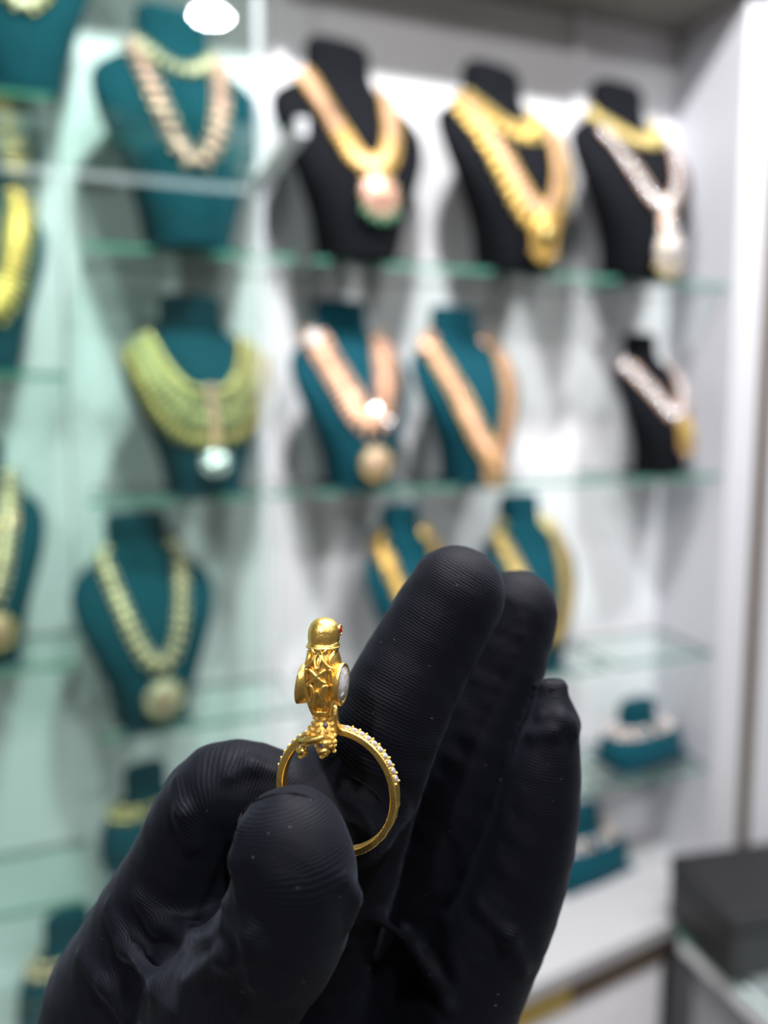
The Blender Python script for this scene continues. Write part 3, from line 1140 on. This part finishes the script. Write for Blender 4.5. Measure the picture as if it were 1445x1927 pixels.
# band
R_IN, R_OUT, HW = 8.75, 9.85, 1.10
sec = [(R_IN + .15, -HW), (R_OUT - .12, -HW), (R_OUT, -HW + .15), (R_OUT, HW - .15), (R_OUT - .12, HW), (R_IN + .15, HW), (R_IN, HW - .25), (R_IN, -HW + .25)]
NB = 180
bv, bf = [], []
rr = random.Random(11)
ham = [rr.uniform(-.13, .10) for _ in range(NB)]
for i in range(NB):
    th = 2 * PI * i / NB
    low = min(1.0, max(0.0, (0.15 - math.cos(th)) / 0.25))
    for (r, y) in sec:
        rr_ = r + (0.5 * (ham[i // 3 * 3] + ham[i]) * low if r > 9.2 else 0)
        yy = y * (1 - .12 * low)
        bv.append(Vector((rr_ * math.sin(th), yy, rr_ * math.cos(th))) * MM)
ns = len(sec)
for i in range(NB):
    for k in range(ns):
        bf.append((i * ns + k, i * ns + (k + 1) % ns, ((i + 1) % NB) * ns + (k + 1) % ns, ((i + 1) % NB) * ns + k))
band = mesh('band', bv, bf, GOLD, ring)
bmod = band.modifiers.new('round', 'BEVEL')
bmod.width = 0.00008
bmod.segments = 2
bmod.angle_limit = math.radians(50)


def gem_me():
    bm = bmesh.new()
    n = 8
    rings = [(0.50, .0), (.50, .12), (.34, .30)]
    L = [[bm.verts.new((r * 1.08 * math.cos(2 * PI * (k + .5) / n), r * 1.08 * math.sin(2 * PI * (k + .5) / n), z)) for k in range(n)] for r, z in rings]
    for a in range(2):
        for k in range(n):
            bm.faces.new((L[a][k], L[a][(k + 1) % n], L[a + 1][(k + 1) % n], L[a + 1][k]))
    bm.faces.new(L[2])
    bm.faces.new(L[0][::-1])
    for v in bm.verts:
        v.co *= MM
    me = bpy.data.meshes.new('diamond')
    bm.to_mesh(me)
    bm.free()
    me.materials.append(M['crystal'])
    return me


gem = gem_me()
prong = sphere_me('prong', GOLD, 8, 6)
for th_d in [10 + 7.0 * k for k in range(10)] + [-19 - 7.0 * k for k in range(9)]:
    th = math.radians(th_d)
    nrm = Vector((math.sin(th), 0, math.cos(th)))
    tgv = Vector((math.cos(th), 0, -math.sin(th)))
    Rm = Matrix((tgv, Vector((0, 1, 0)), nrm)).transposed()
    inst('diamond', gem, ring, nrm * ((R_OUT - .02) * MM), Rm)
    for sy in (-1, 1):
        t2 = th + math.radians(3.5)
        n2 = Vector((math.sin(t2), 0, math.cos(t2)))
        inst('prong', prong, ring, (n2 * (R_OUT + .12) + Vector((0, sy * .75, 0))) * MM, None, (.21 * MM,) * 3)

# bird (its own frame: x across, y away from the viewer, z up, millimetres)
BX, BY = -1.0, -3.2


def zb(py):
    return (1502 - py) * .0793


BZ = [(1163.5, .25), (1165, .9), (1168, 1.45), (1174, 1.95), (1184, 2.32), (1196, 2.42), (1204, 2.40), (1207, 2.34), (1209, 2.22), (1211, 2.32), (1214, 2.50), (1220, 2.48), (1226, 2.45), (1236, 2.75), (1250, 3.0), (1270, 2.95), (1295, 2.72), (1318, 2.30), (1332, 1.82), (1342, 1.42), (1350, 1.05)]
bz = np.array([zb(p) for p, _ in BZ])[::-1]
ba_ = np.array([a for _, a in BZ])[::-1]


def bird_a(z):
    return float(np.interp(z, bz, ba_))


def bird_c(z):
    """centre y and half depth of the body"""
    s = (z - 12) / 15
    return 0.7 * s - 0.2, bird_a(z) * (1.0 if z > 23 else 1.08)


def bird_pt(x, z, lift=0.0):
    a = bird_a(z)
    c, b = bird_c(z)
    q = max(-.96, min(.96, x / a))
    nx, ny = q, -math.sqrt(1 - q * q)
    return Vector((BX + q * a + nx * lift, BY + c + ny * (b + lift), z)) * MM


def body_in(z):
    return float(np.interp(z, [12.4, 13.2, 22.2, 22.9], [0.0, .22, .22, 0.0]))


V, Fc = [], []
nn_ = 36
zs = list(np.linspace(bz[0], bz[-1], 70))
for z in zs:
    a = bird_a(z) - body_in(z)
    c, b = bird_c(z)
    b -= body_in(z)
    for k in range(nn_):
        th = 2 * PI * k / nn_
        V.append(Vector((BX + a * math.cos(th), BY + c + b * math.sin(th), z)) * MM)
for i in range(len(zs) - 1):
    for k in range(nn_):
        Fc.append((i * nn_ + k, i * nn_ + (k + 1) % nn_, (i + 1) * nn_ + (k + 1) % nn_, (i + 1) * nn_ + k))
Fc.append(tuple(range(nn_ - 1, -1, -1)))
Fc.append(tuple((len(zs) - 1) * nn_ + k for k in range(nn_)))
body = mesh('bird_body', V, Fc, GOLD, ring, smooth=True)


def scroll(pts, r=0.26, name='filigree_scroll', lift=.05):
    """raised wire on the bird's back through (px, py) pairs of its back view"""
    q = [((x - 608) * .0793 / math.cos(PSI), zb(y)) for x, y in pts]
    # smooth polyline
    out = []
    m = len(q)
    for i in range(m - 1):
        p0, p1, p2, p3 = q[max(i - 1, 0)], q[i], q[i + 1], q[min(i + 2, m - 1)]
        for s in range(6):
            t = s / 6
            out.append(tuple(0.5 * ((2 * p1[k]) + (-p0[k] + p2[k]) * t + (2 * p0[k] - 5 * p1[k] + 4 * p2[k] - p3[k]) * t * t + (-p0[k] + 3 * p1[k] - 3 * p2[k] + p3[k]) * t ** 3) for k in (0, 1)))
    out.append(q[-1])
    P = [bird_pt(x + 0.55, z, lift) for x, z in out]
    rr_ = [r * MM * (0.55 if i in (0, len(P) - 1) else 1.0) for i in range(len(P))]
    return tube(name, P, rr_, GOLD, body, 8)


# collar and brow ridges
for py, r in ((1209, .17), (1217, .15)):
    z = zb(py)
    a = bird_a(z)
    c, b = bird_c(z)
    P = [Vector((BX + (a - .02) * math.cos(t), BY + c + (b + .03) * math.sin(t), z + .35 * math.sin(t) * (1 if py < 1212 else -.3))) * MM for t in np.linspace(PI, 2 * PI, 25)]
    tube('collar', P, r * MM, GOLD, body, 8)
for s in (1, -1):
    f_ = lambda pts: [(605 + s * (x - 605), y) for x, y in pts]
    scroll(f_([(605, 1214), (601, 1224), (596, 1236), (588, 1247), (581, 1252)]), .30)       # shoulder sweep
    scroll(f_([(619, 1216), (613, 1224), (614, 1236), (622, 1246)]), .24)
    scroll(f_([(605, 1222), (600, 1234), (602, 1246), (605, 1251)]), .24)                     # top leaf
    scroll(f_([(585, 1250), (583, 1270), (583, 1295), (588, 1322), (594, 1342)]), .34)        # long oval frame
    scroll(f_([(590, 1252), (598, 1258), (606, 1266), (614, 1274), (620, 1277)]), .30)        # the crossed bands
    scroll(f_([(587, 1284), (593, 1282), (597, 1290), (596, 1302), (591, 1316)]), .28)        # side leaves
    scroll(f_([(605, 1290), (600, 1302), (596, 1314), (593, 1324)]), .25)                     # inner V
    scroll(f_([(594, 1336), (600, 1334), (605, 1334)]), .22)
    scroll(f_([(582, 1222), (587, 1232), (582, 1246)]), .24)
    scroll(f_([(628, 1226), (624, 1236), (628, 1246)]), .22)

# beak, eyes
bk = bmesh.new()
bmesh.ops.create_uvsphere(bk, u_segments=14, v_segments=10, radius=1)
for v in bk.verts:
    z = v.co.z
    v.co = Vector((BX + v.co.x * .8, BY + 3.0 + v.co.y * 1.0 + max(0, -z) * -.5, zb(1192) + z * 1.4 - max(0, v.co.y) * .6)) * MM
from_bm('beak', bk, GOLD, ring, smooth=True)
ruby = sphere_me('eye', M['ruby'], 12, 8)
for s in (-1, 1):
    e = inst('eye', ruby, ring, Vector((BX + s * 2.10, BY + 1.5, zb(1188))) * MM, None, (.40 * MM, .55 * MM, .55 * MM))
    e['label'] = 'small red stone eye'
    P = [Vector((BX + s * 2.18, BY + 1.5 + .70 * math.cos(t), zb(1188) + .70 * math.sin(t))) * MM for t in np.linspace(0, 2 * PI, 21)]
    tube('eye_bezel', P, .17 * MM, GOLD, ring, 7)


# wings: oval cup with a big white stone on the outside
def wing(s, y0, z0, tilt, ry, rz_):
    n = 40
    prof = [(0.70, 1.55), (0.88, 1.9), (0.97, 2.7), (1.04, 3.35), (1.0, 3.50), (0.90, 3.45), (0.86, 3.25)]   # (scale, outward x)
    Rt = Matrix.Rotation(tilt, 3, 'Y')
    V, Fc = [], []
    for sc_, xo in prof:
        for k in range(n):
            t = 2 * PI * k / n
            p = Vector((s * (xo - 2.6), ry * sc_ * math.cos(t), rz_ * sc_ * math.sin(t) * (1 - .10 * math.cos(t))))
            p = Rt @ p
            V.append((p + Vector((BX + s * 2.6, BY + y0, z0))) * MM)
    for i in range(len(prof) - 1):
        for k in range(n):
            Fc.append((i * n + k, i * n + (k + 1) % n, (i + 1) * n + (k + 1) % n, (i + 1) * n + k))
    Fc.append(tuple(range(n)))
    wg = mesh('wing', V, Fc, GOLD, ring, smooth=True)
    # faceted stone
    V, Fc = [], []
    rings_ = [(0.88, 3.22), (0.80, 3.50), (0.55, 3.80), (0.25, 3.95)]
    m = 14
    for j, (sc_, xo) in enumerate(rings_):
        for k in range(m):
            t = 2 * PI * (k + .5 * (j % 2)) / m
            p = Rt @ Vector((s * (xo - 2.6), ry * sc_ * math.cos(t), rz_ * sc_ * math.sin(t)))
            V.append((p + Vector((BX + s * 2.6, BY + y0, z0))) * MM)
    for j in range(len(rings_) - 1):
        for k in range(m):
            a, b, c, d = j * m + k, j * m + (k + 1) % m, (j + 1) * m + (k + 1) % m, (j + 1) * m + k
            if j % 2 == 0:
                Fc += [(a, b, d), (b, c, d)]
            else:
                Fc += [(a, b, c), (a, c, d)]
    Fc.append(tuple((len(rings_) - 1) * m + k for k in range(m)))
    st = mesh('wing_stone', V, Fc, M['crystal'], wg)
    st['label'] = 'oval clear white stone'
    return wg


wing(1, -.2, zb(1283), 0.05, 2.35, 3.05)
wing(-1, -.2, zb(1290), 0.14, 2.2, 3.0)

# tail: tapered core, rows of granules, post down to the band
V, Fc = [], []
tz = [(12.6, 1.15, .2, 1.3), (11.6, 1.35, -.2, 1.3), (10.4, 1.85, -.7, 1.2), (9.2, 2.3, -1.1, 1.1), (8.7, 2.2, -1.2, .9)]
for z, a, yc, b in tz:
    for k in range(20):
        t = 2 * PI * k / 20
        V.append(Vector((BX + .15 + a * math.cos(t), BY + yc + b * math.sin(t), z)) * MM)
for i in range(len(tz) - 1):
    for k in range(20):
        Fc.append((i * 20 + k, i * 20 + (k + 1) % 20, (i + 1) * 20 + (k + 1) % 20, (i + 1) * 20 + k))
Fc.append(tuple(range(20)))
Fc.append(tuple(80 + k for k in range(20))[::-1])
tail = mesh('tail', V, Fc, GOLD, ring, smooth=True)
gran = sphere_me('granule', GOLD, 10, 7)
dk = sphere_me('tail_stone', plain('smoky_stone', (.16, .10, .12), .15, .2, vary=.1, nscale=800, bump=0), 10, 7)
for i, z in enumerate((12.1, 11.35, 10.6, 9.85, 9.1, 8.5)):
    a = float(np.interp(z, [q[0] for q in tz][::-1], [q[1] for q in tz][::-1]))
    yc = float(np.interp(z, [q[0] for q in tz][::-1], [q[2] for q in tz][::-1]))
    b = float(np.interp(z, [q[0] for q in tz][::-1], [q[3] for q in tz][::-1]))
    m = 4 + (i > 1) + (i > 3)
    for k in range(m):
        t = PI + (PI * (k + .5 + .25 * (i % 2)) / m)
        j = rr.uniform(.85, 1.15)
        me_ = dk if (k == m // 2 and i % 2 == 1) else gran
        inst('granule' if me_ is gran else 'tail_stone', me_, tail, Vector((BX + .15 + (a + .1) * math.cos(t), BY + yc + (b + .12) * math.sin(t), z)) * MM, None, (.36 * j * MM,) * 3)
tube('post', [Vector((BX + .9, BY + .9, 13.6)) * MM, Vector((BX + 1.05, BY + 1.2, 11.5)) * MM, Vector((BX + 1.3, BY + 2.0, 9.4)) * MM], [1.0 * MM, .95 * MM, .95 * MM], GOLD, ring, 10)
tube('perch', [Vector((BX - 2.9, BY - 1.9, 8.75)) * MM, Vector((BX - 1.4, BY - 2.35, 9.1)) * MM, Vector((BX + .2, BY - 2.45, 9.55)) * MM, Vector((BX + 1.1, BY - 2.2, 9.95)) * MM], [.42 * MM, .58 * MM, .55 * MM, .40 * MM], GOLD, ring, 10)
for sx, z, w_ in ((-2.55, 7.35, .85), (.85, 7.75, 1.05)):
    bm = bmesh.new()
    bmesh.ops.create_uvsphere(bm, u_segments=14, v_segments=10, radius=1)
    for v in bm.verts:
        p = v.co
        v.co = Vector((BX + sx + p.x * w_ + .12 * math.sin(5 * p.y), BY - 1.9 + p.y * .8, z + p.z * .62 + .12 * math.sin(4 * p.x))) * MM
    ft = from_bm('foot', bm, GOLD, ring, smooth=True)
    tube('leg', [Vector((BX + sx + .25, BY - 1.9, z + .3)) * MM, Vector((BX + sx + .45, BY - 1.95, z + 1.6)) * MM], [.48 * MM, .55 * MM], GOLD, ring, 9)
    inst('toe', gran, ft, Vector((BX + sx - .15, BY - 2.0, z - .85)) * MM, None, (.42 * MM, .42 * MM, .38 * MM))
    inst('toe', gran, ft, Vector((BX + sx + .25, BY - 1.7, z - .55)) * MM, None, (.5 * MM, .5 * MM, .4 * MM))
for k in range(5):
    inst('granule', gran, tail, Vector((BX + 2.15 + .1 * math.sin(k * 2), BY - 1.6 + .15 * k, 9.6 - .52 * k)) * MM, None, (.33 * MM,) * 3)
